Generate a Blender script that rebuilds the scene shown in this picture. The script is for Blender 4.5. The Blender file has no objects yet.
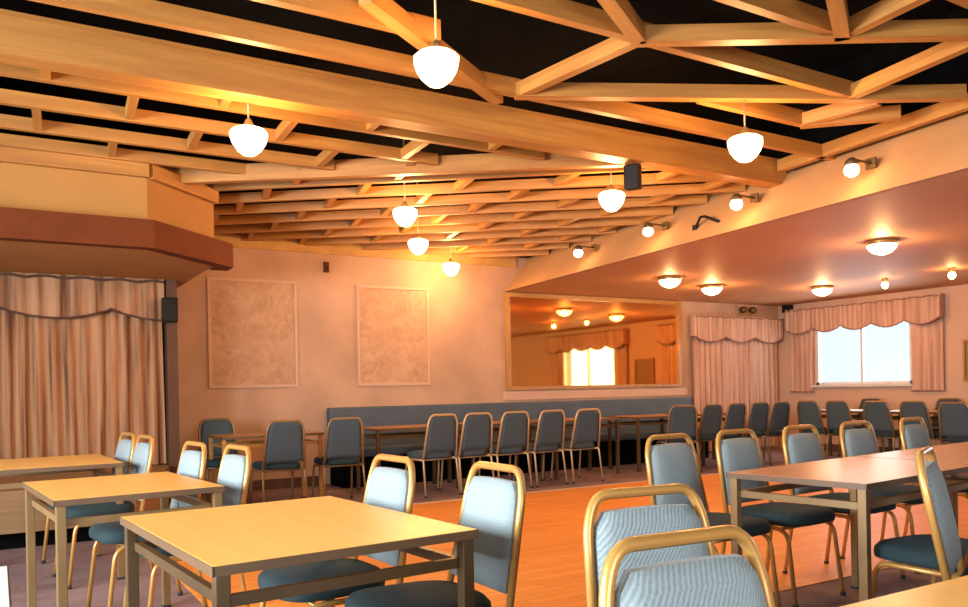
import bpy, bmesh, math, random
from mathutils import Vector, Matrix
random.seed(4)
C = bpy.context.scene
COL = C.collection
PI = math.pi

# ---------------------------------------------------------------- camera
H = 1.15
yaw, roll = math.radians(31), math.radians(1.1)
fw = Vector((math.sin(yaw), math.cos(yaw), 0))
rt = Vector((math.cos(yaw), -math.sin(yaw), 0)); up = Vector((0, 0, 1))
cx_ = rt*math.cos(roll) - up*math.sin(roll)
cy_ = rt*math.sin(roll) + up*math.cos(roll)
cam = bpy.data.cameras.new('camera'); cam.lens = 812/968*36; cam.sensor_width = 36
cam.shift_y = 85/968; cam.clip_start = .02
co = bpy.data.objects.new('camera', cam); COL.objects.link(co)
m = Matrix((cx_, cy_, -fw)).transposed().to_4x4(); m.translation = (0, 0, H)
co.matrix_world = m
C.camera = co

# ---------------------------------------------------------------- world, light, exposure
w = bpy.data.worlds.new('sky'); C.world = w; w.use_nodes = True
bg = w.node_tree.nodes['Background']
bg.inputs[0].default_value = (.72, .86, 1, 1); bg.inputs[1].default_value = 1.6
C.view_settings.view_transform = 'Standard'; C.view_settings.look = 'None'
C.view_settings.gamma = 1; C.view_settings.use_curve_mapping = False
C.view_settings.exposure = -0.4
DAY = (.84, .93, 1.0)
WARM = (1.0, .52, .19)
P_PEND, P_FASC, P_CEIL, P_SMALL = 76, 6, 70, 10
P_WIN_R, P_ADDED_WIN_F, P_WIN_L = 70, 240, (980, 150, 430)
def area(name, loc, rot, sx, sy, power, col):
    l = bpy.data.lights.new(name, 'AREA'); l.shape = 'RECTANGLE'; l.size = sx; l.size_y = sy
    l.energy = power; l.color = col
    o = bpy.data.objects.new(name, l); COL.objects.link(o); o.location = loc; o.rotation_euler = rot
    return o
# daylight just outside each window
XW, YW, XL, YB = 11.86, 9.6, -3.0, -2.4
WIN_R = [(7.18, 8.86, 1.10, 2.10), (3.15, 5.1, 1.10, 2.10), (-1.2, 0.7, 1.10, 2.10)]
WIN_L = [(1.0, 2.9, .95, 2.3), (-1.7, -.2, .95, 2.3), (3.7, 5.4, .95, 2.3)]
for a, b, z0, z1 in WIN_R:
    area('window_daylight', (XW+.30, (a+b)/2, (z0+z1)/2), (0, PI/2, 0), z1-z0, b-a, P_WIN_R, DAY)
for (a, b, z0, z1), pw in zip(WIN_L, P_WIN_L):
    area('window_daylight', (XL-.30, (a+b)/2, (z0+z1)/2), (0, -PI/2, 0), z1-z0, b-a, pw, DAY)

ADDED_WIN_F = (-.3, 1.6, .95, 2.3)  # unseen window, added behind the camera to brighten the closest chairs
area('window_daylight', ((ADDED_WIN_F[0]+ADDED_WIN_F[1])/2, YB-.30, 1.62), (PI/2, 0, 0), 1.9, 1.35, P_ADDED_WIN_F, DAY)  # added daylight for that unseen window

# ---------------------------------------------------------------- materials
def newmat(name):
    mt = bpy.data.materials.new(name); mt.use_nodes = True
    nt = mt.node_tree; return mt, nt, nt.nodes['Principled BSDF']
def ramp(nt, fac, stops):
    r = nt.nodes.new('ShaderNodeValToRGB'); e = r.color_ramp.elements
    e[0].position, e[0].color = stops[0][0], (*stops[0][1], 1)
    e[1].position, e[1].color = stops[-1][0], (*stops[-1][1], 1)
    for p, c in stops[1:-1]:
        k = e.new(p); k.color = (*c, 1)
    nt.links.new(fac, r.inputs[0]); return r.outputs[0]
def coords(nt, scale=(1, 1, 1), kind='Object', rot=(0, 0, 0)):
    t = nt.nodes.new('ShaderNodeTexCoord'); mp = nt.nodes.new('ShaderNodeMapping')
    mp.inputs['Scale'].default_value = scale; mp.inputs['Rotation'].default_value = rot
    nt.links.new(t.outputs[kind], mp.inputs[0]); return mp.outputs[0]
def noise(nt, vec, scale=5, detail=3, rough=.5, dist=0):
    n = nt.nodes.new('ShaderNodeTexNoise'); n.inputs['Scale'].default_value = scale
    n.inputs['Detail'].default_value = detail; n.inputs['Roughness'].default_value = rough
    n.inputs['Distortion'].default_value = dist
    nt.links.new(vec, n.inputs['Vector']); return n.outputs[0]
def bump(nt, b, h, s=.3, d=.01):
    n = nt.nodes.new('ShaderNodeBump'); n.inputs['Strength'].default_value = s; n.inputs['Distance'].default_value = d
    nt.links.new(h, n.inputs['Height']); nt.links.new(n.outputs[0], b.inputs['Normal'])
def simple(name, c, rough=.6, metal=0, var=.12, nscale=6, b=0, bscale=60, spec=.5, scale=(1, 1, 1)):
    mt, nt, p = newmat(name)
    v = coords(nt, scale)
    n = noise(nt, v, nscale, 4)
    lo = tuple(x*(1-var) for x in c); hi = tuple(min(1, x*(1+var)) for x in c)
    nt.links.new(ramp(nt, n, [(.3, lo), (.7, hi)]), p.inputs['Base Color'])
    p.inputs['Roughness'].default_value = rough; p.inputs['Metallic'].default_value = metal
    p.inputs['Specular IOR Level'].default_value = spec
    if b: bump(nt, p, noise(nt, coords(nt), bscale, 3), b, .004)
    return mt
def wood(name, c1, c2, rough=.35, axis=0, fine=1.0, coat=0):
    mt, nt, p = newmat(name)
    s = [14*fine]*3; s[axis] = .9*fine
    v = coords(nt, tuple(s))
    n = noise(nt, v, 2.2, 6, .6, .6)
    nt.links.new(ramp(nt, n, [(.3, c1), (.55, tuple((a+b)/2 for a, b in zip(c1, c2))), (.72, c2)]), p.inputs['Base Color'])
    p.inputs['Roughness'].default_value = rough; p.inputs['Coat Weight'].default_value = coat
    p.inputs['Coat Roughness'].default_value = .2
    return mt
M = {}
M['timber'] = wood('pine timber', (.30, .118, .022), (.49, .225, .048), .5, 0, .6)
M['timber_y'] = wood('pine timber across', (.30, .118, .022), (.49, .225, .048), .5, 1, .6)
M['top'] = wood('light oak laminate', (.90, .48, .11), (.95, .56, .16), .34, 1, .8)
M['top_red'] = wood('red brown laminate', (.42, .17, .09), (.52, .25, .15), .36, 0, .8)
M['top_glare'] = simple('laminate with painted glare', (.75, .78, .74), .35, var=.04)  # wood table top, with white window glare put into its colour
M['tedge'] = simple('dark brown edging', (.13, .07, .03), .45)
M['tframe'] = simple('bronze painted steel', (.10, .058, .022), .42, .25)
M['tframe_gold'] = simple('tan painted steel', (.25, .15, .06), .4, .3)
M['gold'] = simple('gold painted tube', (.55, .29, .075), .32, .35, var=.08)
M['gold_pale'] = simple('pale gold tube', (.48, .32, .16), .35, .3, var=.08)
M['foot'] = simple('black rubber', (.02, .02, .02), .7)
def fabric(name, c, c2, sheen=.12):
    mt, nt, p = newmat(name)
    v = coords(nt, (1, 1, 1))
    wv = nt.nodes.new('ShaderNodeTexWave'); wv.inputs['Scale'].default_value = 52; wv.inputs['Distortion'].default_value = .8
    wv.inputs['Detail'].default_value = 2; wv.wave_type = 'BANDS'; wv.bands_direction = 'DIAGONAL'
    nt.links.new(v, wv.inputs[0])
    n = noise(nt, v, 160, 2)
    mx = nt.nodes.new('ShaderNodeMath'); mx.operation = 'MULTIPLY_ADD'; mx.inputs[1].default_value = .45
    nt.links.new(wv.outputs['Fac'], mx.inputs[0]); 
    m2 = nt.nodes.new('ShaderNodeMath'); m2.operation = 'MULTIPLY'; m2.inputs[1].default_value = .6
    nt.links.new(n, m2.inputs[0]); nt.links.new(m2.outputs[0], mx.inputs[2])
    nt.links.new(ramp(nt, mx.outputs[0], [(.2, c), (.8, c2)]), p.inputs['Base Color'])
    p.inputs['Roughness'].default_value = .85; p.inputs['Specular IOR Level'].default_value = .25
    p.inputs['Sheen Weight'].default_value = sheen
    bump(nt, p, mx.outputs[0], .35, .003)
    return mt
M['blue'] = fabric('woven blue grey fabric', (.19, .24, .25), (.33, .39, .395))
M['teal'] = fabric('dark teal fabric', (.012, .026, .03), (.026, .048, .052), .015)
M['slate'] = fabric('slate blue fabric', (.035, .054, .066), (.064, .088, .10), .02)
M['bench'] = simple('blue grey vinyl', (.065, .09, .115), .6, var=.12, nscale=5)
M['wall'] = simple('salmon plaster', (.48, .29, .185), .85, var=.15, nscale=1.8, b=.15, bscale=40)
M['wall_r'] = simple('pale peach plaster', (.56, .35, .24), .85, var=.05, nscale=1.3, b=.1, bscale=40)
M['fascia'] = simple('cream plaster', (.52, .27, .11), .75, var=.08, nscale=2)
M['canopy'] = simple('ochre plaster', (.38, .175, .038), .8, var=.08, nscale=2)
M['soffit'] = simple('matt rose ceiling paint', (.60, .285, .12), .62, var=.06, nscale=1)
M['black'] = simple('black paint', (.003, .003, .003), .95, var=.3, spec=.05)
M['red'] = simple('dark red painted trim', (.12, .028, .006), .7, spec=.15, var=.1)
M['brownpost'] = wood('dark brown boarding', (.07, .028, .01), (.12, .05, .018), .75, 2)
M['brownpanel'] = wood('brown boarding', (.22, .12, .05), (.32, .18, .08), .5, 0)
M['mirrorframe'] = wood('pale gold wood frame', (.34, .15, .03), (.52, .25, .06), .3, 2)
M['goldwood'] = wood('golden wood frame', (.30, .13, .03), (.46, .22, .06), .35, 0)
M['plastic'] = simple('black plastic', (.008, .007, .006), .5, spec=.2)
M['white_paint'] = simple('white gloss paint', (.62, .60, .56), .4)
M['brass'] = simple('brass', (.55, .36, .14), .3, .8)
# relief plaster for the two wall panels
mt, nt, p = newmat('relief plaster')
v = coords(nt); n = noise(nt, v, 7, 8, .7, 1.2)
nt.links.new(ramp(nt, n, [(.35, (.43, .24, .135)), (.6, (.56, .33, .20))]), p.inputs['Base Color'])
p.inputs['Roughness'].default_value = .8; bump(nt, p, n, .8, .03); M['relief'] = mt
# carpet
mt, nt, p = newmat('purple grey carpet'); v = coords(nt); n = noise(nt, v, 2.2, 6, .7)
nt.links.new(ramp(nt, n, [(.35, (.17, .10, .095)), (.65, (.27, .175, .165))]), p.inputs['Base Color'])
p.inputs['Roughness'].default_value = .95; bump(nt, p, noise(nt, v, 300, 2), .4, .005); M['carpet'] = mt
# parquet
mt, nt, p = newmat('orange parquet'); v = coords(nt, rot=(0, 0, 0))
br = nt.nodes.new('ShaderNodeTexBrick'); br.inputs['Scale'].default_value = 2.6
br.inputs['Color1'].default_value = (.76, .28, .052, 1); br.inputs['Color2'].default_value = (.85, .34, .075, 1)
br.inputs['Mortar'].default_value = (.52, .19, .04, 1); br.inputs['Mortar Size'].default_value = .006
br.inputs['Brick Width'].default_value = 1.4; br.inputs['Row Height'].default_value = .22
nt.links.new(v, br.inputs[0]); nt.links.new(br.outputs[0], p.inputs['Base Color'])
p.inputs['Roughness'].default_value = .5; p.inputs['Specular IOR Level'].default_value = .25; M['parquet'] = mt
# curtains
def curtain_mat(name, c1, c2, c3):
    mt, nt, p = newmat(name); v = coords(nt, (9, 9, .4)); n = noise(nt, v, 2.0, 3, .5)
    nt.links.new(ramp(nt, n, [(.3, c1), (.5, c2), (.7, c3)]), p.inputs['Base Color'])
    p.inputs['Roughness'].default_value = .8; return mt
M['curtain'] = curtain_mat('striped rose curtain', (.12, .045, .015), (.38, .18, .08), (.49, .26, .125))
M['curtain_r'] = curtain_mat('pale pink curtain', (.38, .20, .135), (.53, .31, .22), (.62, .39, .28))
M['ochre'] = simple('ochre painted band', (.50, .27, .08), .8)
M['braid'] = simple('dark curtain braid', (.10, .045, .03), .8)
M['braid_l'] = simple('rose brown curtain braid', (.28, .13, .09), .8)
# mirror, glass
mt, nt, p = newmat('bronze tinted mirror'); p.inputs['Base Color'].default_value = (1.0, .52, .15, 1)
p.inputs['Metallic'].default_value = 1; p.inputs['Roughness'].default_value = .03; M['mirror'] = mt
mt, nt, p = newmat('window glass'); tr = nt.nodes.new('ShaderNodeBsdfTransparent'); mx = nt.nodes.new('ShaderNodeMixShader')
mx.inputs[0].default_value = .06; p.inputs['Roughness'].default_value = .05
nt.links.new(tr.outputs[0], mx.inputs[1]); nt.links.new(p.outputs[0], mx.inputs[2])
nt.links.new(mx.outputs[0], nt.nodes['Material Output'].inputs[0]); M['glass'] = mt
def glow(name, col, s):
    mt, nt, p = newmat(name); tr = nt.nodes.new('ShaderNodeBsdfTransparent'); mx = nt.nodes.new('ShaderNodeMixShader')
    p.inputs['Emission Color'].default_value = (*col, 1); p.inputs['Emission Strength'].default_value = s
    p.inputs['Base Color'].default_value = (.9, .8, .65, 1); mx.inputs[0].default_value = .55
    nt.links.new(tr.outputs[0], mx.inputs[1]); nt.links.new(p.outputs[0], mx.inputs[2])
    nt.links.new(mx.outputs[0], nt.nodes['Material Output'].inputs[0]); return mt
M['lampglass'] = glow('frosted lamp glass, lit', (1, .88, .70), 7.0)

# ---------------------------------------------------------------- mesh helpers
def box(bm, x0, x1, y0, y1, z0, z1, mat=None, bev=0):
    r = bmesh.ops.create_cube(bm, size=1)
    vs = r['verts']
    bmesh.ops.scale(bm, vec=(x1-x0, y1-y0, z1-z0), verts=vs)
    bmesh.ops.translate(bm, vec=((x0+x1)/2, (y0+y1)/2, (z0+z1)/2), verts=vs)
    if mat is not None: bmesh.ops.transform(bm, matrix=mat, verts=vs)
    if bev:
        es = list({e for v in vs for e in v.link_edges})
        bmesh.ops.bevel(bm, geom=es, offset=bev, segments=2, affect='EDGES', profile=.6)
def bar(bm, a, b, wid, z0, z1):
    """plank on edge from plan point a to plan point b"""
    a = Vector((a[0], a[1])); b = Vector((b[0], b[1])); d = b-a; L = d.length
    mt = Matrix.Translation((a.x, a.y, 0)) @ Matrix.Rotation(math.atan2(d.y, d.x), 4, 'Z')
    box(bm, 0, L, -wid/2, wid/2, z0, z1, mt)
def smooth_path(pts, r, seg=5):
    """round the inner corners of a polyline by radius r"""
    out = [Vector(pts[0])]
    for i in range(1, len(pts)-1):
        p0, p1, p2 = Vector(pts[i-1]), Vector(pts[i]), Vector(pts[i+1])
        d0, d2 = (p0-p1), (p2-p1); rr = min(r, d0.length*.49, d2.length*.49)
        a, b = p1+d0.normalized()*rr, p1+d2.normalized()*rr
        for k in range(seg+1):
            t = k/seg; out.append((1-t)**2*a + 2*t*(1-t)*p1 + t*t*b)
    out.append(Vector(pts[-1])); return out
def tube(bm, pts, r, n=8):
    pts = [Vector(p) for p in pts]; rings = []; prev = None
    for i, p in enumerate(pts):
        t = (pts[min(i+1, len(pts)-1)] - pts[max(i-1, 0)]).normalized()
        if prev is None:
            ref = Vector((0, 0, 1)) if abs(t.z) < .9 else Vector((1, 0, 0)); u = t.cross(ref).normalized()
        else:
            u = (prev - t*prev.dot(t)).normalized()
        prev = u; v = t.cross(u)
        rings.append([bm.verts.new(p + (u*math.cos(2*PI*k/n) + v*math.sin(2*PI*k/n))*r) for k in range(n)])
    for a, b in zip(rings, rings[1:]):
        for k in range(n):
            f = bm.faces.new((a[k], a[(k+1) % n], b[(k+1) % n], b[k])); f.smooth = True
    bm.faces.new(rings[0][::-1]); bm.faces.new(rings[-1])
def lathe(bm, prof, n=20, loc=(0, 0, 0), rib=0):
    rings = []
    for r, z in prof:
        rings.append([bm.verts.new((loc[0]+(r*(1+(rib if k % 2 else -rib)))*math.cos(2*PI*k/n), loc[1]+(r*(1+(rib if k % 2 else -rib)))*math.sin(2*PI*k/n), loc[2]+z)) for k in range(n)])
    for a, b in zip(rings, rings[1:]):
        for k in range(n):
            f = bm.faces.new((a[k], a[(k+1) % n], b[(k+1) % n], b[k])); f.smooth = True
    bm.faces.new(rings[0][::-1]); bm.faces.new(rings[-1])
def prism(bm, pts, z0, z1):
    a = [bm.verts.new((x, y, z0)) for x, y in pts]; b = [bm.verts.new((x, y, z1)) for x, y in pts]
    n = len(pts)
    for k in range(n): bm.faces.new((a[k], a[(k+1) % n], b[(k+1) % n], b[k]))
    bm.faces.new(a[::-1]); bm.faces.new(b)
def obj(name, bm, mat, parent=None):
    me = bpy.data.meshes.new(name)
    bmesh.ops.recalc_face_normals(bm, faces=bm.faces)
    bm.to_mesh(me); bm.free(); me.materials.append(M[mat] if isinstance(mat, str) else mat)
    o = bpy.data.objects.new(name, me); COL.objects.link(o)
    if parent is not None: o.parent = parent
    return o
def one(name, mat, parent, *boxes, bev=0):
    bm = bmesh.new()
    for b in boxes: box(bm, *b, bev=bev)
    return obj(name, bm, mat, parent)
def tag(o, label, cat, group=None):
    o['label'] = label; o['category'] = cat
    if group: o['group'] = group
    return o
def thing(name, label, cat, loc=(0, 0, 0), rz=0, group=None):
    o = bpy.data.objects.new(name, None); COL.objects.link(o); o.location = loc; o.rotation_euler = (0, 0, rz)
    o.empty_display_size = .1
    return tag(o, label, cat, group)
def struct(o):
    o['kind'] = 'structure'; return o
def copy_tree(o, parent=None):
    c = o.copy(); COL.objects.link(c)
    if parent is not None: c.parent = parent
    for ch in list(o.children): copy_tree(ch, c)
    return c
def fascia_x(y): return 5.24 + (y-2)*.116

# ---------------------------------------------------------------- floor, walls, ceilings
struct(one('floor', 'carpet', None, (XL, XW, YB, YW, -.1, 0)))
tag(one('dance_floor', 'parquet', None, (.95, 8.6, 3.0, 7.33, 0, .006)), 'orange wooden dance floor laid in the middle of the carpet', 'dance floor')
tag(one('floor_edging', 'white_paint', None, (.95, 8.6, 7.33, 7.38, 0, .008)), 'pale edging strip along the far side of the dance floor', 'floor strip')
ZT = 2.93
struct(one('wall_back', 'wall', None, (XL, fascia_x(YW), YW, YW+.15, 0, 3.0), (fascia_x(YW), fascia_x(YW)+.60, YW, YW+.15, 2.5, 3.0), (fascia_x(YW), XW+.15, YW, YW+.15, 0, 2.5)))
def wall_with_windows(name, x0, x1, wins, mat, ztop):
    bm = bmesh.new(); y = YB
    for a, b, z0, z1 in sorted(wins):
        box(bm, x0, x1, y, a, 0, ztop); box(bm, x0, x1, a, b, 0, z0); box(bm, x0, x1, a, b, z1, ztop); y = b
    box(bm, x0, x1, y, YW, 0, ztop)
    return struct(obj(name, bm, mat))
wall_with_windows('wall_right', XW, XW+.15, WIN_R, 'wall_r', 2.5)
wall_with_windows('wall_left', XL-.15, XL, WIN_L, 'wall', 3.0)
struct(one('wall_front', 'wall', None, (XL, ADDED_WIN_F[0], YB-.15, YB, 0, 3.0), (ADDED_WIN_F[1], XW, YB-.15, YB, 0, 3.0), (ADDED_WIN_F[0], ADDED_WIN_F[1], YB-.15, YB, 0, ADDED_WIN_F[2]), (ADDED_WIN_F[0], ADDED_WIN_F[1], YB-.15, YB, ADDED_WIN_F[3], 3.0)))
# dark void above the open timber ceiling
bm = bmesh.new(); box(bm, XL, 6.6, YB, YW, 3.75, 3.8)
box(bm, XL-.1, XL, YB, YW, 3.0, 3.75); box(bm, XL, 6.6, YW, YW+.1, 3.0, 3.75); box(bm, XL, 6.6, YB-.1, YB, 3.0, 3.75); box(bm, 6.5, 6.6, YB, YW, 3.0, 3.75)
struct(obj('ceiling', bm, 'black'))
bm = bmesh.new(); ya, yb = YB, YW
prism(bm, [(fascia_x(ya)+.06, ya), (XW, ya), (XW, yb), (fascia_x(yb)+.06, yb)], 2.5, 2.56)
struct(obj('ceiling_lowered', bm, 'soffit'))
bm = bmesh.new()
SL = .48   # the step leans outwards by this much over its first .45 m
ring = []
for y in (ya, yb):
    ring.append([bm.verts.new((fascia_x(y)+dx, y, z)) for dx, z in ((0, 2.5), (SL, 3.06), (SL+.06, 3.06), (.06, 2.5))])
for k in range(4): bm.faces.new((ring[0][k], ring[0][(k+1) % 4], ring[1][(k+1) % 4], ring[1][k]))
bm.faces.new(ring[0][::-1]); bm.faces.new(ring[1])
struct(obj('trim_1', bm, 'fascia'))
struct(one('trim_5', 'ochre', None, (1.69, fascia_x(YW)+.2, YW-.025, YW, 2.85, 3.0)))
struct(one('baseboard_back', 'brownpost', None, (1.60, 3.45, YW-.02, YW, 0, .12)))
struct(one('baseboard_right', 'brownpost', None, (XW-.02, XW, YB, 9.1, 0, .12)))

bm = bmesh.new(); prism(bm, [(fascia_x(ya)+SL, ya), (fascia_x(ya)+SL+.06, ya), (fascia_x(yb)+SL+.06, yb), (fascia_x(yb)+SL, yb)], 3.06, 3.75)
struct(obj('trim_4', bm, 'black'))
# ---------------------------------------------------------------- windows
nwin = [0]
def window(x, a, b, z0, z1, side):
    nwin[0] += 1
    r = bpy.data.objects.new('window_%d' % nwin[0], None); COL.objects.link(r); r.location = (x, (a+b)/2, z0); struct(r)
    L = (b-a)/2; hh = z1-z0; s = side
    bm = bmesh.new(); t = .045
    xa, xb = (0.02, .09) if s > 0 else (-.09, -.02)
    box(bm, xa, xb, -L, -L+t, 0, hh); box(bm, xa, xb, L-t, L, 0, hh); box(bm, xa, xb, -L, L, 0, t); box(bm, xa, xb, -L, L, hh-t, hh)
    box(bm, xa, xb, -.02, .02, t, hh-t)
    obj('window_frame', bm, 'white_paint', r)
    obj('window_glass', (lambda q: (box(q, (xa+xb)/2-.003, (xa+xb)/2+.003, -L+t, L-t, t, hh-t), q)[1])(bmesh.new()), 'glass', r)
    bm = bmesh.new(); box(bm, -.08 if s > 0 else -.0, .0 if s > 0 else .08, -L-.04, L+.04, -.035, -.005)
    obj('window_sill', bm, 'white_paint', r)
for q in WIN_R: window(XW, *q, 1)
for q in WIN_L: window(XL, *q, -1)

fwn = bpy.data.objects.new('window_7', None); COL.objects.link(fwn); struct(fwn)  # frame and glass of the added front window
a_, b_, c_, d_ = ADDED_WIN_F
one('window_frame', 'white_paint', fwn, (a_, a_+.045, YB-.09, YB-.03, c_, d_), (b_-.045, b_, YB-.09, YB-.03, c_, d_), ((a_+b_)/2-.02, (a_+b_)/2+.02, YB-.09, YB-.03, c_, d_), (a_, b_, YB-.09, YB-.03, c_, c_+.045), (a_, b_, YB-.09, YB-.03, d_-.045, d_))
one('window_glass', 'glass', fwn, (a_+.045, b_-.045, YB-.063, YB-.057, c_+.045, d_-.045))

# ---------------------------------------------------------------- curtains
def drape(bm, L, z0, z1, pitch=.11, amp=.03, seg=6, gather=0, seed=0):
    """pleated cloth along local x, bottom z0, top z1, with thickness"""
    rd = random.Random(seed)
    n = max(6, int(L/pitch*seg)); rows = 8; ph = [rd.uniform(.6, 1.3) for _ in range(int(L/pitch)+3)]
    for side in (0, 1):
        vs = []
        for j in range(rows+1):
            t = j/rows; z = z1+(z0-z1)*t; row = []
            for i in range(n+1):
                x = L*i/n; k = int(x/pitch); a = amp*ph[k]*(.55+.45*t)
                xx = x + .012*math.sin(x*7+t*2)
                row.append(bm.verts.new((xx, -a*math.cos(2*PI*x/pitch) - side*.008, z)))
            vs.append(row)
        for j in range(rows):
            for i in range(n):
                f = bm.faces.new((vs[j][i], vs[j][i+1], vs[j+1][i+1], vs[j+1][i])); f.smooth = True
def valance(bm, tb, L, z1, z0, scallops, drop, y=-.07, ends=True, pitch=.085):
    n = 8*max(8, int(L/pitch)); pts = []
    for i in range(n+1):
        x = L*i/n; t = (x/L*scallops) % 1.0
        if i == n: t = 1
        zb = z0 - drop*math.sin(PI*t)**.8 if 0 < t < 1 else z0
        yy = y - .012*math.sin(2*PI*x/pitch)
        pts.append((x, yy, zb))
    rows = 4
    for off in (0, .012):
        grid = [[bm.verts.new((x, yy+off, z1+(zb-z1)*j/rows)) for (x, yy, zb) in pts] for j in range(rows+1)]
        for j in range(rows):
            for i in range(n):
                f = bm.faces.new((grid[j][i], grid[j][i+1], grid[j+1][i+1], grid[j+1][i])); f.smooth = True
    box(bm, 0, L, y+.012, 0, z1-.02, z1)
    if ends:
        for xx in (0, L): box(bm, xx-.005, xx+.005, y, 0, z0, z1)
    tube(tb, [(x, yy-.006, zb) for x, yy, zb in pts], .011, 5)
# stage curtain
r = thing('stage_curtain', 'long rose striped curtain with scalloped valance hanging across the stage under the red trimmed canopy', 'curtain', (-2.9, 8.62, 0))
bm = bmesh.new(); drape(bm, 4.34, .46, 2.22, .125, .035, seed=2); obj('drape', bm, 'curtain', r)
bm, tb = bmesh.new(), bmesh.new(); valance(bm, tb, 4.34, 2.29, 1.985, 4.5*1.0, .10, -.10, pitch=.16)
vv = obj('valance', bm, 'curtain', r); obj('braid', tb, 'braid', vv)
bm = bmesh.new()
tube(bm, [(4.34*i/140, -.13-.01*math.sin(i*1.3), 2.245+.022*abs(math.sin(i*.31))) for i in range(141)], .012, 5)
obj('top_braid', bm, 'braid', vv)
# long curtain on the back wall beside the mirror
r = thing('wall_curtain', 'pale pink full length curtain with scalloped valance, right of the wall mirror', 'curtain', (9.66, YW-.05, 0))
bm = bmesh.new(); drape(bm, 2.05, .05, 2.05, .13, .035, seed=5); obj('drape', bm, 'curtain_r', r)
bm, tb = bmesh.new(), bmesh.new(); valance(bm, tb, 2.12, 2.27, 1.93, 3, .09, -.10)
vv = obj('valance', bm, 'curtain_r', r); obj('braid', tb, 'braid_l', vv)
bm = bmesh.new(); tube(bm, [(2.12*i/60, -.125, 2.235+.02*abs(math.sin(i*.5))) for i in range(61)], .008, 5); obj('top_braid', bm, 'braid_l', vv)
# curtains at the right windows
def window_curtain(a, b, lab):
    r = thing('window_curtain', lab, 'curtain', (XW-.03, b, 0), -PI/2)
    L = b-a
    for s, (x0, wd) in enumerate(((.0, .46), (L-.5, .5))):
        bm = bmesh.new(); drape(bm, wd, 1.0 if s else .97, 2.15, .10, .025, seed=7+s)
        bmesh.ops.translate(bm, vec=(x0, 0, 0), verts=bm.verts)
        d = obj('drape', bm, 'curtain_r', r)
        tb = bmesh.new(); tube(tb, [(x0, -.03, .99), (x0+wd, -.03, .99)], .01, 5); obj('braid', tb, 'braid_l', d)
    bm, tb = bmesh.new(), bmesh.new(); valance(bm, tb, L, 2.40, 2.06, 5, .085, -.13)
    v_ = obj('valance', bm, 'curtain_r', r); obj('braid', tb, 'braid_l', v_)
    bm = bmesh.new(); tube(bm, [(L*i/70, -.155, 2.36+.02*abs(math.sin(i*.5))) for i in range(71)], .008, 5); obj('top_braid', bm, 'braid_l', v_)
window_curtain(6.66, 9.33, 'pale pink short curtains and scalloped valance framing the bright window on the right')
window_curtain(2.7, 5.6, 'pale pink short curtains and valance of the window seen only in the wall mirror')

# ---------------------------------------------------------------- stage, canopy
bm = bmesh.new(); prism(bm, [(XL+.01, 7.05), (.95, 7.05), (1.25, 7.7), (1.45, 8.45), (1.45, YW-.01), (XL+.01, YW-.01)], .13, .45)
stg = tag(obj('stage_platform', bm, 'brownpanel'), 'low brown boarded stage below the rose curtain', 'stage')
bm = bmesh.new(); prism(bm, [(XL+.01, 7.15), (.88, 7.15), (1.18, 7.75), (1.38, 8.5), (1.38, YW-.05), (XL+.01, YW-.05)], 0, .13)
obj('kickboard', bm, 'black', stg)
cp = thing('stage_canopy', 'angled plaster canopy over the stage with a dark red band round it', 'canopy', (0, 0, 0))
cA = [(XL, 6.74), (1.03, 6.74), (1.68, 7.39), (1.68, YW), (XL, YW)]
bm = bmesh.new(); prism(bm, cA, 2.29, 3.0); obj('bulkhead', bm, 'canopy', cp)
bm = bmesh.new()
o2 = [(XL, 6.62), (1.06, 6.62), (1.84, 7.38), (1.84, 7.60)]
i2 = [(1.68, 7.60), (1.68, 7.40), (1.02, 6.74), (XL, 6.74)]
prism(bm, o2+i2, 2.275, 2.49); obj('red_band', bm, 'red', cp)
struct(one('trim_2', 'brownpost', None, (1.46, 1.56, 8.5, YW, 0, 2.29)))

# ---------------------------------------------------------------- plaster relief panels on the back wall
for x0, x1, lab in ((2.09, 3.14, 'left of the two moulded plaster relief panels on the salmon back wall'), (3.91, 4.93, 'right of the two moulded plaster relief panels, above the left end of the wall bench')):
    r = thing('wall_panel', lab, 'wall panel', (x0, YW, 1.21), 0, 'plaster relief panels on the back wall')
    L = x1-x0; h = 1.28
    one('infill', 'relief', r, (.03, L-.03, -.008, 0, .03, h-.03))
    one('moulding', 'wall_r', r, (0, .035, -.022, 0, 0, h), (L-.035, L, -.022, 0, 0, h), (.035, L-.035, -.022, 0, 0, .035), (.035, L-.035, -.022, 0, h-.035, h))

# ---------------------------------------------------------------- mirror
r = thing('wall_mirror', 'wide bronze tinted mirror in a golden wood frame above the bench', 'mirror', (6.12, YW, 1.12))
one('mirror_glass', 'mirror', r, (.04, 3.30, -.02, -.005, .04, 1.34))
one('frame', 'mirrorframe', r, (0, .07, -.05, 0, 0, 1.37), (3.28, 3.34, -.05, 0, 0, 1.37), (.07, 3.28, -.05, 0, 0, .05), (.07, 3.28, -.05, 0, 1.31, 1.37))
struct(one('trim_3', 'wall_r', None, (6.08, 9.6, YW-.025, YW, .98, 1.10)))

# ---------------------------------------------------------------- wall bench
r = thing('wall_bench', 'long blue grey upholstered bench running along the back wall under the mirror', 'bench', (3.48, YW, 0))
L = 6.1
one('backrest', 'bench', r, (0, L, -.14, -.03, .42, .95), bev=.02)
one('seat', 'bench', r, (0, L, -.56, -.14, .36, .46), bev=.02)
one('plinth', 'black', r, (.03, L-.03, -.5, -.05, 0, .36))

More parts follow.
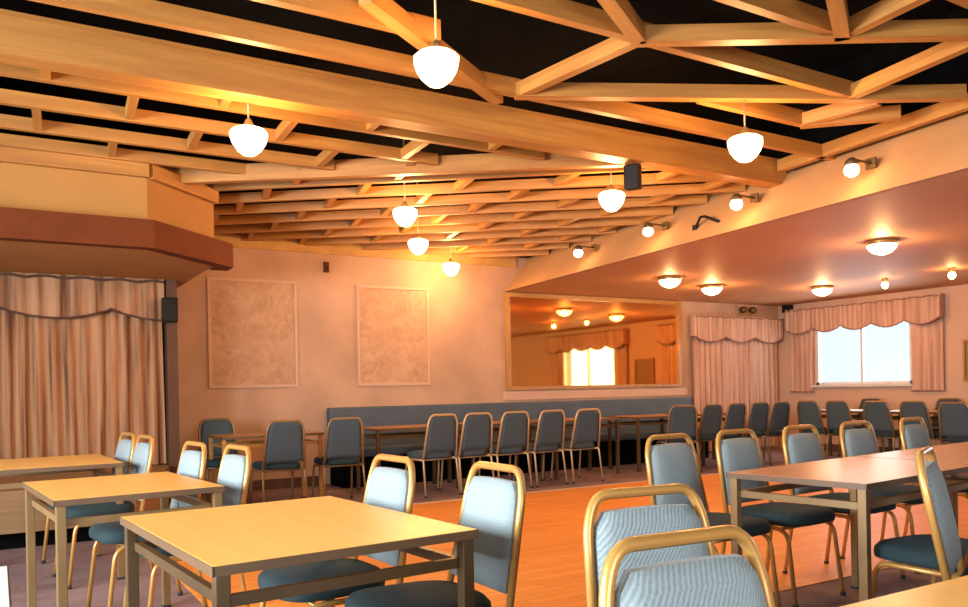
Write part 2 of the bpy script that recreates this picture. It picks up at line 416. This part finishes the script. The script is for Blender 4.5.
# ---------------------------------------------------------------- timber ceiling lattice
tl = thing('timber_lattice', 'open lattice of pine boards and braces hung below the black ceiling void', 'ceiling lattice', (0, 0, 0))
def tpart(name, segs, wid, z0, z1, mat='timber'):
    for a, b in segs:   # each plank runs along its own local x, so the grain follows it
        dx, dy = b[0]-a[0], b[1]-a[1]; bm = bmesh.new(); box(bm, 0, math.hypot(dx, dy), -wid/2, wid/2, z0, z1)
        o = obj(name, bm, 'timber', tl); o.location = (a[0], a[1], 0); o.rotation_euler = (0, 0, math.atan2(dy, dx))
# main beam
bm = bmesh.new(); box(bm, XL+.02, fascia_x(4.8)+.38, 4.69, 4.84, 2.87, 3.07); box(bm, XL+.02, fascia_x(4.8)+.38, 4.68, 4.85, 3.06, 3.085)
obj('main_beam', bm, 'timber', tl)
Z0, DP, TH = 2.93, .085, .045
def lx(y):  # diagonal line bounding the X-running boards
    return 1.27 + (7.04-y)*(2.9/2.21)
rows = [5.19, 5.70, 6.21, 6.66]
segs = []
for y in rows:
    x1 = lx(y) if y < 7.0 else None
    if x1: segs.append(((XL+.02, y), (x1, y)))
tpart('board', segs, TH, Z0, Z0+DP)
# noggins staggered between the boards
nog = []
ys = [4.84]+rows[:4]
for k in range(len(ys)-1):
    x = -2.8 + (.5 if k % 2 else 0) + .1
    while x < lx(ys[k+1])-.05:
        if x > -1.6: nog.append(((x, ys[k]+TH/2), (x+.03, ys[k+1]-TH/2)))
        x += .98
tpart('noggin', nog, .05, Z0+.005, Z0+DP-.005, 'timber_y')
# diagonal beam and boards parallel to it, clipped to the far area
def clip(p, d, poly):
    t0, t1 = -50, 50; n = len(poly)
    for i in range(n):
        a, b = Vector(poly[i]), Vector(poly[(i+1) % n]); e = b-a; nrm = Vector((-e.y, e.x))
        den = nrm.dot(d); num = nrm.dot(a-p)
        if abs(den) < 1e-9:
            if num > 0: return None
        elif den > 0: t0 = max(t0, num/den)
        else: t1 = min(t1, num/den)
    return (p+d*t0, p+d*t1) if t1-t0 > .15 else None
poly = [(4.35, 4.85), (fascia_x(4.85)+.37, 4.85), (fascia_x(9.58)+.37, 9.58), (1.75, 9.58), (1.2, 7.0)]
d = Vector((2.9, -2.21)).normalized(); nn = Vector((-d.y, d.x))
p0 = Vector((1.27, 7.04))
tpart('diagonal_beam', [(p0, Vector((4.32, 4.86)))], .07, Z0-.05, Z0+DP)
bds = []
for k in range(1, 11):
    s = clip(p0+nn*(.46*k), d, poly)
    if s: bds.append(s)
tpart('board', bds, TH, Z0, Z0+DP)
cr = []
e2 = Vector((.22, 1)).normalized()
for k in range(len(bds)-1):
    sA = p0+nn*(.46*k); 
    j = -8
    while j < 8:
        q = sA + d*(j*.9 + (.45 if k % 2 else 0)+.2)
        qq = q + e2*(.46/max(.2, e2.dot(nn)))
        s = clip(q, (qq-q).normalized(), poly)
        if s and (s[0]-q).dot(qq-q) < .03 and (s[1]-qq).dot(qq-q) > -.03: cr.append((q, qq))
        j += 1
tpart('noggin', cr, .06, Z0+.01, Z0+DP-.01, 'timber_y')
# near area: boards parallel to the main beam
ZN = 2.96
near = [((XL+.02, 4.2), (fascia_x(4.2)+.38, 4.2)), ((XL+.02, 3.72), (2.0, 3.72)), ((3.9, 3.74), (4.95, 3.74)), ((XL+.02, 3.23), (4.75, 3.23)), ((XL+.02, 2.68), (3.88, 2.68)),
        ((XL+.02, 2.14), (5.5, 2.14)), ((XL+.02, 1.1), (5.4, 1.1)), ((XL+.02, .0), (5.25, .0)), ((XL+.02, -1.1), (5.15, -1.1))]
tpart('board', near, .055, ZN, ZN+.10)
# diagonal braces, a rectangle grid crossed corner to corner
tpart('brace', [((2.79, 4.2), (4.72, 3.25)), ((4.72, 3.25), (5.36, 2.87)), ((2.94, 3.23), (3.86, 2.68)), ((3.86, 2.68), (4.72, 2.16)),
                ((1.50, 3.5), (2.75, 4.34)), ((2.35, 2.86), (2.94, 3.23)), ((3.30, 2.34), (3.86, 2.68)), ((4.9, 3.74), (5.36, 3.3))], .075, ZN-.012, ZN+.075)
tpart('cross_board', [((2.94, 3.23), (2.82, 4.2)), ((4.72, 3.23), (4.55, 2.2)), ((3.86, 2.68), (3.80, 2.14)), ((4.9, 3.74), (4.98, 3.2)), ((1.1, 2.14), (1.1, 2.68))], .06, ZN-.006, ZN+.08, 'timber_y')
tpart('cross_board', [((5.80, 4.65), (5.02, -2.35))], .06, ZN, ZN+.10, 'timber_y')
tpart('ledger', [((XL+.02, 6.70), (1.04, 6.70)), ((1.06, 6.72), (1.70, 7.36))], .045, 2.83, 2.94)

# ---------------------------------------------------------------- lamps
def point(parent, z, power, rad=.05):
    l = bpy.data.lights.new('bulb_light', 'POINT'); l.energy = power; l.color = WARM; l.shadow_soft_size = rad
    o = bpy.data.objects.new('bulb_light', l); COL.objects.link(o); o.parent = parent; o.location = (0, 0, z)
pend = [(1.83, 3.43, 'largest glass pendant lamp, hanging nearest at the top centre'),
        (1.31, 4.835, 'glass pendant lamp on the left, hanging below the lattice near the stage canopy'),
        (4.105, 3.553, 'glass pendant lamp on the right, hanging below the diagonal braces'),
        (4.40, 5.21, 'glass pendant lamp beside the black hanging loudspeaker'),
        (3.13, 6.51, 'glass pendant lamp highest of the three small ones near the back wall'),
        (3.90, 7.80, 'glass pendant lamp in the middle of the three small ones near the back wall'),
        (5.01, 9.1, 'smallest glass pendant lamp, hanging closest to the back wall')]
def make_pendant():
    r = thing('pendant_lamp', '', 'lamp', (0, 0, 0), 0, 'pendant lamps under the timber ceiling')
    bm = bmesh.new(); lathe(bm, [(.035, .07), (.095, .062), (.116, .045), (.116, .02), (.102, -.02), (.074, -.06), (.042, -.085), (.012, -.094)], 28, rib=.02); obj('glass_bowl', bm, 'lampglass', r)
    bm = bmesh.new(); lathe(bm, [(.034, .072), (.036, .085), (.02, .12), (.008, .13)], 16); obj('cap', bm, 'brass', r)
    bm = bmesh.new(); tube(bm, [(0, 0, .13), (0, 0, 1.06)], .006, 6); obj('rod', bm, 'gold_pale', r)
    return r
pr = make_pendant()
bm = bmesh.new(); tube(bm, [(0, 0, .13), (0, 0, .31)], .006, 6); short_rod = bpy.data.meshes.new('rod'); bm.to_mesh(short_rod); bm.free(); short_rod.materials.append(M['gold_pale'])
for i, (x, y, lab) in enumerate(pend):
    o = pr if i == 0 else copy_tree(pr); o.scale = (.92, .92, 1)
    o.location = (x, y, 2.65 if i in (1, 2) else 2.69); o['label'] = lab
    if i in (1, 2, 3):      # these hang from the timbers, on a shorter rod
        [c for c in o.children if c.name.startswith('rod')][0].data = short_rod
    point(o, 0.0, P_PEND, .06)
# small globe lamps along the fascia
fas = [(7.5, 2.70, 'farthest of the four small globe lamps along the ceiling step'), (6.15, 2.70, 'second farthest small globe lamp along the ceiling step'),
       (4.88, 2.70, 'second nearest small globe lamp along the ceiling step, right of the angled bracket'), (3.68, 2.69, 'nearest of the small globe lamps along the ceiling step, above the lowered ceiling edge')]
def make_fas():
    r = thing('globe_lamp', '', 'lamp', (0, 0, 0), 0, 'small globe lamps along the ceiling step')
    bm = bmesh.new(); lathe(bm, [(.012, .05), (.045, .03), (.055, 0), (.045, -.03), (.012, -.05)], 18); obj('globe', bm, 'lampglass', r)
    bm = bmesh.new(); lathe(bm, [(.05, .035), (.05, .06), (.02, .09)], 16); tube(bm, [(0, 0, .08), (.24, 0, .08)], .01, 6); box(bm, .225, .24, -.04, .04, .04, .12); obj('bracket', bm, 'tframe', r)
    return r
fr = make_fas()
for i, (y, z, lab) in enumerate(fas):
    o = fr if i == 0 else copy_tree(fr)
    o.location = (fascia_x(y)-.06, y, z); o['label'] = lab; point(o, -.0, P_FASC, .03)
# dome lamps on the lowered ceiling
ceil = [(7.25, 7.5, 'dome ceiling lamp left of the pair above the right end of the mirror'), (8.41, 7.9, 'dome ceiling lamp right of the pair above the right end of the mirror'),
        (10.03, 7.36, 'dome ceiling lamp in front of the window valance'), (7.34, 4.72, 'largest dome ceiling lamp, nearest on the lowered ceiling')]
def make_dome(s):
    r = thing('ceiling_lamp', '', 'lamp', (0, 0, 0), 0, 'dome lamps on the lowered ceiling')
    bm = bmesh.new(); lathe(bm, [(.13*s, 0), (.135*s, -.02), (.12*s, -.05), (.08*s, -.085), (.02*s, -.105)], 24); obj('glass_dome', bm, 'lampglass', r)
    bm = bmesh.new(); lathe(bm, [(.15*s, .03), (.15*s, .0), (.135*s, -.012)], 24); obj('ring', bm, 'brass', r)
    return r
dr = make_dome(1)
for i, (x, y, lab) in enumerate(ceil):
    o = dr if i == 0 else copy_tree(dr)
    o.location = (x, y, 2.47); o['label'] = lab; point(o, -.045, P_CEIL, .04)
def make_small():
    r = thing('ceiling_spotlight', '', 'lamp', (0, 0, 0), 0, 'small bulbs hanging from the lowered ceiling')
    bm = bmesh.new(); lathe(bm, [(.01, .045), (.035, .03), (.045, 0), (.03, -.035), (.008, -.05)], 16); obj('bulb', bm, 'lampglass', r)
    bm = bmesh.new(); lathe(bm, [(.03, .03), (.028, .07), (.045, .075), (.045, .09)], 16); obj('holder', bm, 'brass', r)
    return r
sr = make_small()
for i, (x, y, lab) in enumerate([(10.05, 6.43, 'small bulb lamp on the lowered ceiling above the bright window'), (9.93, 5.49, 'small bulb lamp at the right edge of the lowered ceiling')]):
    o = sr if i == 0 else copy_tree(sr)
    o.location = (x, y, 2.41); o['label'] = lab; point(o, 0, P_SMALL, .03)

# ---------------------------------------------------------------- small fittings
r = thing('hanging_loudspeaker', 'black loudspeaker hung below the main beam beside a pendant lamp', 'loudspeaker', (4.27, 4.80, 2.765), math.radians(25))
one('cabinet', 'plastic', r, (-.04, .04, -.06, .06, -.09, .10), bev=.01); one('mount', 'plastic', r, (-.012, .012, -.012, .012, .10, .115))
r = thing('angled_bracket', 'dark angled bracket on the ceiling step between two globe lamps', 'bracket', (fascia_x(5.45)+.12, 5.45, 2.66), 0)
bm = bmesh.new(); tube(bm, [(.02, .17, .0), (-.06, .03, .06), (-.06, -.02, .06), (.0, -.17, -.02)], .014, 6); obj('bar', bm, 'plastic', r)
for yy, zz in ((.17, .0), (-.17, -.02)):
    one('foot_plate', 'plastic', r, (.005, .03, yy-.03, yy+.03, zz-.03, zz+.02))
r = thing('post_loudspeaker', 'small black loudspeaker on the post at the right end of the stage curtain', 'loudspeaker', (1.49, 8.5, 1.86))
one('cabinet', 'plastic', r, (-.085, .055, -.14, -.03, 0, .24), bev=.012); one('wall_mount', 'plastic', r, (-.03, .02, -.04, 0, .1, .16))
r = thing('twin_spotlight', 'small twin emergency spotlight on the wall above the back curtain', 'light', (11.0, YW, 2.34))
bm = bmesh.new(); box(bm, -.15, .15, -.04, 0, -.02, .03)
obj('housing', bm, 'goldwood', r)
for s in (-.12, .12):
    bm = bmesh.new(); lathe(bm, [(.055, -.05), (.06, 0), (.03, .05)], 14); bmesh.ops.rotate(bm, matrix=Matrix.Rotation(PI/2, 3, 'X'), verts=bm.verts); bmesh.ops.translate(bm, vec=(s, -.09, .06), verts=bm.verts); obj('lamp_head', bm, 'tframe', r)
r = thing('corner_loudspeaker', 'small black loudspeaker high in the far right corner', 'loudspeaker', (XW, 9.35, 2.36))
one('cabinet', 'plastic', r, (-.16, -.03, -.09, .05, 0, .13), bev=.01); one('bracket', 'plastic', r, (-.04, 0, -.03, 0, .04, .08))
r = thing('wall_sensor', 'tiny dark red box high on the wall between the relief panels', 'sensor', (3.52, YW, 2.62))
one('body', 'red', r, (-.03, .03, -.04, 0, 0, .13), bev=.006); one('lens', 'plastic', r, (-.015, .015, -.046, -.038, .03, .07))
r = thing('wooden_noticeboard', 'brown wooden framed board on the right wall, cut by the photo edge', 'board', (XW, 6.40, 1.12))
one('panel', 'brownpanel', r, (-.03, 0, -.55, -.03, .03, .57)); one('frame', 'goldwood', r, (-.05, 0, -.58, -.55, 0, .60), (-.05, 0, -.03, 0, 0, .60), (-.05, 0, -.55, -.03, 0, .03), (-.05, 0, -.55, -.03, .57, .60))

# ---------------------------------------------------------------- chairs
def make_chair(frame='gold', pad='blue', seatm='teal', ptop=.832):
    r = thing('banquet_chair', '', 'chair')
    zt, yt, yb = .875, -.30, -.205
    wt, wb = .165, .205
    hoop = [(-wb, yb, .40), (-wt-.012, yt+.012, .80), (-wt+.02, yt, zt), (wt-.02, yt, zt), (wt+.012, yt+.012, .80), (wb, yb, .40)]
    bm = bmesh.new(); tube(bm, smooth_path(hoop, .085, 7), .0135, 8); obj('back_frame', bm, frame, r)
    # backrest pad: tapered rounded slab following the lean
    bm = bmesh.new(); n = 10; m_ = 8; F, B = [], []
    for j in range(n+1):
        t = j/n; z = .48+(ptop-.48)*t; wz = (wb-.014)+((wt-.004)-(wb-.014))*((z-.40)/(.80-.40))
        if t > .8: wz -= (.03 if ptop < .85 else .05)*((t-.8)/.2)**2.5
        y0 = yb+(yt-yb)*((z-.40)/(zt-.40))
        f, b = [], []
        for i in range(m_+1):
            s = -1+2*i/m_; bul = .022*(1-abs(s)**4)*(1-abs(2*t-1)**6)
            zz = z + (.004*(1-s*s) if j == n else 0)
            f.append(bm.verts.new((wz*s, y0+.012+bul, zz))); b.append(bm.verts.new((wz*s, y0-.012, zz)))
        F.append(f); B.append(b)
    for j in range(n):
        for i in range(m_):
            a = bm.faces.new((F[j][i], F[j][i+1], F[j+1][i+1], F[j+1][i])); a.smooth = True
            a = bm.faces.new((B[j][i+1], B[j][i], B[j+1][i], B[j+1][i+1])); a.smooth = True
        for i in (0, m_):
            bm.faces.new((F[j][i], F[j+1][i], B[j+1][i], B[j][i]))
    for j in (0, n):
        for i in range(m_): bm.faces.new((F[j][i], F[j][i+1], B[j][i+1], B[j][i]))
    obj('backrest', bm, pad, r)
    # seat cushion: superellipse dome
    bm = bmesh.new(); N = 36; rings = []
    prof = [(.90, .405), (.99, .412), (1.0, .43), (.99, .45), (.92, .468), (.7, .478), (.35, .482)]
    for sc, z in prof:
        ring = []
        for k in range(N):
            a = 2*PI*k/N; c, s = math.cos(a), math.sin(a)
            ex = .55; x = (abs(c)**ex)*math.copysign(1, c); y = (abs(s)**ex)*math.copysign(1, s)
            ring.append(bm.verts.new((x*(.215+.012*y)*sc, .015+y*.215*sc, z)))
        rings.append(ring)
    for a, b in zip(rings, rings[1:]):
        for k in range(N):
            f = bm.faces.new((a[k], a[(k+1) % N], b[(k+1) % N], b[k])); f.smooth = True
    bm.faces.new(rings[0][::-1]); f = bm.faces.new(rings[-1]); f.smooth = True
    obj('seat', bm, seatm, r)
    for s in (-1, 1):
        bm = bmesh.new(); tube(bm, smooth_path([(s*wb, yb, .41), (s*wb, yb-.01, .36), (s*.215, -.27, .012)], .06, 4), .0115, 7)
        l = obj('leg', bm, frame, r); b2 = bmesh.new(); lathe(b2, [(.014, 0), (.015, .022)], 8, (s*.215, -.27, 0)); obj('foot_cap', b2, 'foot', l)
        bm = bmesh.new(); tube(bm, smooth_path([(s*wb, yb, .395), (s*.205, .17, .392), (s*.212, .215, .012)], .07, 6), .0115, 7)
        l = obj('leg', bm, frame, r); b2 = bmesh.new(); lathe(b2, [(.014, 0), (.015, .022)], 8, (s*.212, .215, 0)); obj('foot_cap', b2, 'foot', l)
    for yy in (.12, -.14):
        bm = bmesh.new(); tube(bm, [(-.205, yy, .39), (.205, yy, .39)], .009, 6); obj('seat_rail', bm, frame, r)
    return r
protos = {}
def chair(tx, ty, face, lab, group, kind='gold', sc=1, dz=0):
    """tx,ty: plan position of the top of the back; face: heading of the sitter in degrees (0 = towards the back wall, 90 = left)"""
    if kind not in protos:
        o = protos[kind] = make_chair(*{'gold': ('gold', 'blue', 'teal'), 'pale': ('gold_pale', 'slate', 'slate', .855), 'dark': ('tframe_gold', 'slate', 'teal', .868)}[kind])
    else: o = copy_tree(protos[kind])
    a = math.radians(face); v = Vector((0, -.30*sc, 0)); v.rotate(Matrix.Rotation(a, 3, 'Z'))
    o.location = (tx-v.x, ty-v.y, dz); o.rotation_euler = (0, 0, a); o.scale = (sc, sc, sc)
    o['label'] = lab
    o['group'] = group
    return o
G1 = 'chairs at the yellow tables on the left'
chair(1.37, 3.0, 93, 'light blue chair at the far end of the nearest yellow table', G1)
chair(1.50, 2.42, 90, 'light blue chair beside the near right corner of the nearest yellow table', G1)
chair(.94, 4.68, 97, 'light blue chair at the far end of the second yellow table', G1)
chair(1.05, 4.19, 96, 'light blue chair at the near end of the second yellow table', G1)
chair(.80, 6.25, 98, 'light blue chair at the far end of the third yellow table by the stage', G1)
chair(.84, 5.72, 97, 'light blue chair at the near end of the third yellow table', G1)
G2 = 'chairs behind the long red brown table'
for x, y, f, lab in ((3.08, 3.22, 184, 'dark blue chair at the left end of the red brown table'), (3.64, 3.26, 184, 'second chair from the left behind the red brown table'),
                  (4.25, 3.30, 184, 'third chair from the left behind the red brown table'), (4.88, 3.35, 182, 'fourth chair from the left behind the red brown table, paler grey back'),
                  (5.58, 3.39, 186, 'fifth chair from the left behind the red brown table, brightest grey back')):
    chair(x, y, f, lab, G2)
chair(1.44, 1.60, 172, 'blue chair with gold hoop, second nearest, behind the closest chair', 'closest chairs')
chair(1.05, 1.07, 176, 'closest blue woven chair with thick gold hoop at the bottom centre', 'closest chairs')
chair(2.86, 1.69, 204, 'dark blue chair turned side on at the right edge, overlapping the red brown table', 'closest chairs', 'gold', 1.02)
chair(3.33, 1.60, -3, 'teal seated chair pushed under the red brown table at the right edge', 'closest chairs')
G3 = 'chairs facing the wall bench'
for px, x in enumerate((4.10, 4.54, 5.03, 5.54, 6.07)):
    chair(x, 7.68, [2, 0, -1, 1, -2][px], ['leftmost of the five chairs facing the wall bench', 'second chair from the left of the five facing the wall bench', 'third and middle chair of the five facing the wall bench', 'fourth chair from the left of the five facing the wall bench', 'fifth and rightmost chair of the five facing the wall bench'][px], G3, 'pale')
chair(2.36, 7.6, 0, 'dark chair seen from behind at the small brown table', G3, 'dark')
chair(3.0, 7.7, -4, 'dark chair seen from behind at the left end of the wall bench', G3, 'dark')
chair(2.02, 8.95, 180, 'dark chair on the wall side of the small table under the left relief panel', 'dark chairs along the back wall', 'dark')
G4 = 'chairs at the tables in the far right corner'
for i, x in enumerate((7.60, 8.14, 8.60, 9.06, 9.50)):
    chair(x, 7.66, [-25, 0, 1, -1, 0][i], ['dark chair turned sideways at the right end of the wall bench', 'first of four chairs in front of the long pink curtain, counted from the left', 'second of four chairs in front of the long pink curtain', 'third of four chairs in front of the long pink curtain', 'fourth and rightmost chair in front of the long pink curtain'][i], G4, 'dark')
for i, (x, y) in enumerate(((10.0, 7.62), (10.05, 7.18), (10.05, 6.60), (10.05, 6.08), (9.6, 5.32))):
    chair(x, y, -90, ['far chair in the row under the window, just left of the window', 'second chair in the row under the left half of the window', 'third chair in the row under the middle of the window', 'fourth chair in the row under the right end of the window', 'large dark chair at the right edge, before the wooden board'][i], G4, 'dark')
for i, y in enumerate((6.5, 5.95, 7.7)):
    chair(11.62, y, 90, ['dark chair on the wall side of the window tables, right of the sill centre', 'dark chair on the wall side of the window tables, under the right drape', 'dark chair on the wall side of the window tables, under the left of the window'][i], G4, 'dark')

# ---------------------------------------------------------------- tables
def table(x0, x1, y0, y1, lab, top='top', frame='tframe', group=None, rz=0., z=.73, drop=.085):
    r = thing('dining_table', lab, 'table', ((x0+x1)/2, (y0+y1)/2, 0), rz, group)
    a, b = (x1-x0)/2, (y1-y0)/2
    one('tabletop', top, r, (-a+.004, a-.004, -b+.004, b-.004, z-.022, z))
    one('edging', 'tedge', r, (-a, -a+.006, -b, b, z-.026, z-.001), (a-.006, a, -b, b, z-.026, z-.001), (-a, a, -b, -b+.006, z-.026, z-.001), (-a, a, b-.006, b, z-.026, z-.001))
    i = .035; t = .028; zr = z-drop
    one('rail', frame, r, (-a+i, a-i, -b+i, -b+i+.022, zr-.03, zr)); one('rail', frame, r, (-a+i, a-i, b-i-.022, b-i, zr-.03, zr))
    one('rail', frame, r, (-a+i, -a+i+.022, -b+i, b-i, zr-.03, zr)); one('rail', frame, r, (a-i-.022, a-i, -b+i, b-i, zr-.03, zr))
    for sx in (-1, 1):
        for sy in (-1, 1):
            xx, yy = sx*(a-.03), sy*(b-.03)
            l = one('leg', frame, r, (xx-.019, xx+.019, yy-.019, yy+.019, 0.01, z-.026), bev=.004)
            one('foot_cap', 'foot', l, (xx-.021, xx+.021, yy-.021, yy+.021, 0, .014))
    return r
GL = 'yellow topped tables on the left'
table(.40, 1.19, 2.06, 3.10, 'nearest yellow topped table on the left, brightest top', group=GL, rz=math.radians(4.5))
table(.145, .845, 3.74, 4.67, 'second yellow topped table on the left, between the other two', group=GL, frame='tframe_gold', rz=math.radians(5.5))
table(-.12, .66, 5.50, 6.45, 'third yellow topped table, beside the stage', group=GL, frame='tframe_gold', rz=math.radians(3))
table(-.82, .02, 1.25, 2.36, 'table with white glare painted on its top, cut off at the bottom left corner', 'top_glare', 'tframe')
GR = 'long row of red brown tables on the right'
for k, lab in enumerate(('red brown topped table on the right, left end of its row', 'red brown topped table in the row on the right, beyond the first', 'red brown topped table at the far right end of its row')):
    a = math.radians(6.5); u = Vector((math.cos(a), math.sin(a))); v = Vector((-math.sin(a), math.cos(a)))
    c = Vector((3.04, 2.04)) + u*(.575+1.165*k) + v*.34
    table(c.x-.575, c.x+.575, c.y-.34, c.y+.34, lab, 'top_red', 'tframe_gold', GR, a)
table(1.32, 2.45, .30, .965, 'yellow topped table in the bottom right corner', 'top', 'tframe')
GB = 'brown tables along the wall bench'
table(1.85, 2.88, 8.0, 8.62, 'small brown table under the left relief panel', 'goldwood', 'goldwood', GB)
for i, (a, b) in enumerate(((3.55, 4.6), (4.75, 5.8), (5.95, 7.0), (7.3, 8.35), (8.5, 9.4))):
    table(a, b, 8.2, 8.85, ['brown table at the left end of the wall bench', 'second brown table along the wall bench, left of the mirror', 'third brown table along the wall bench, under the left half of the mirror', 'fourth brown table along the wall bench, under the right half of the mirror', 'brown table in front of the long pink curtain'][i], 'goldwood', 'tframe', GB)
GW = 'brown tables under the window'
for i, (a, b) in enumerate(((7.05, 8.1), (5.9, 6.95), (4.8, 5.8))):
    table(10.45, 11.15, a, b, ['brown table under the left half of the window', 'brown table under the right half of the window', 'nearest brown table along the window wall'][i], 'goldwood', 'tframe', GW)
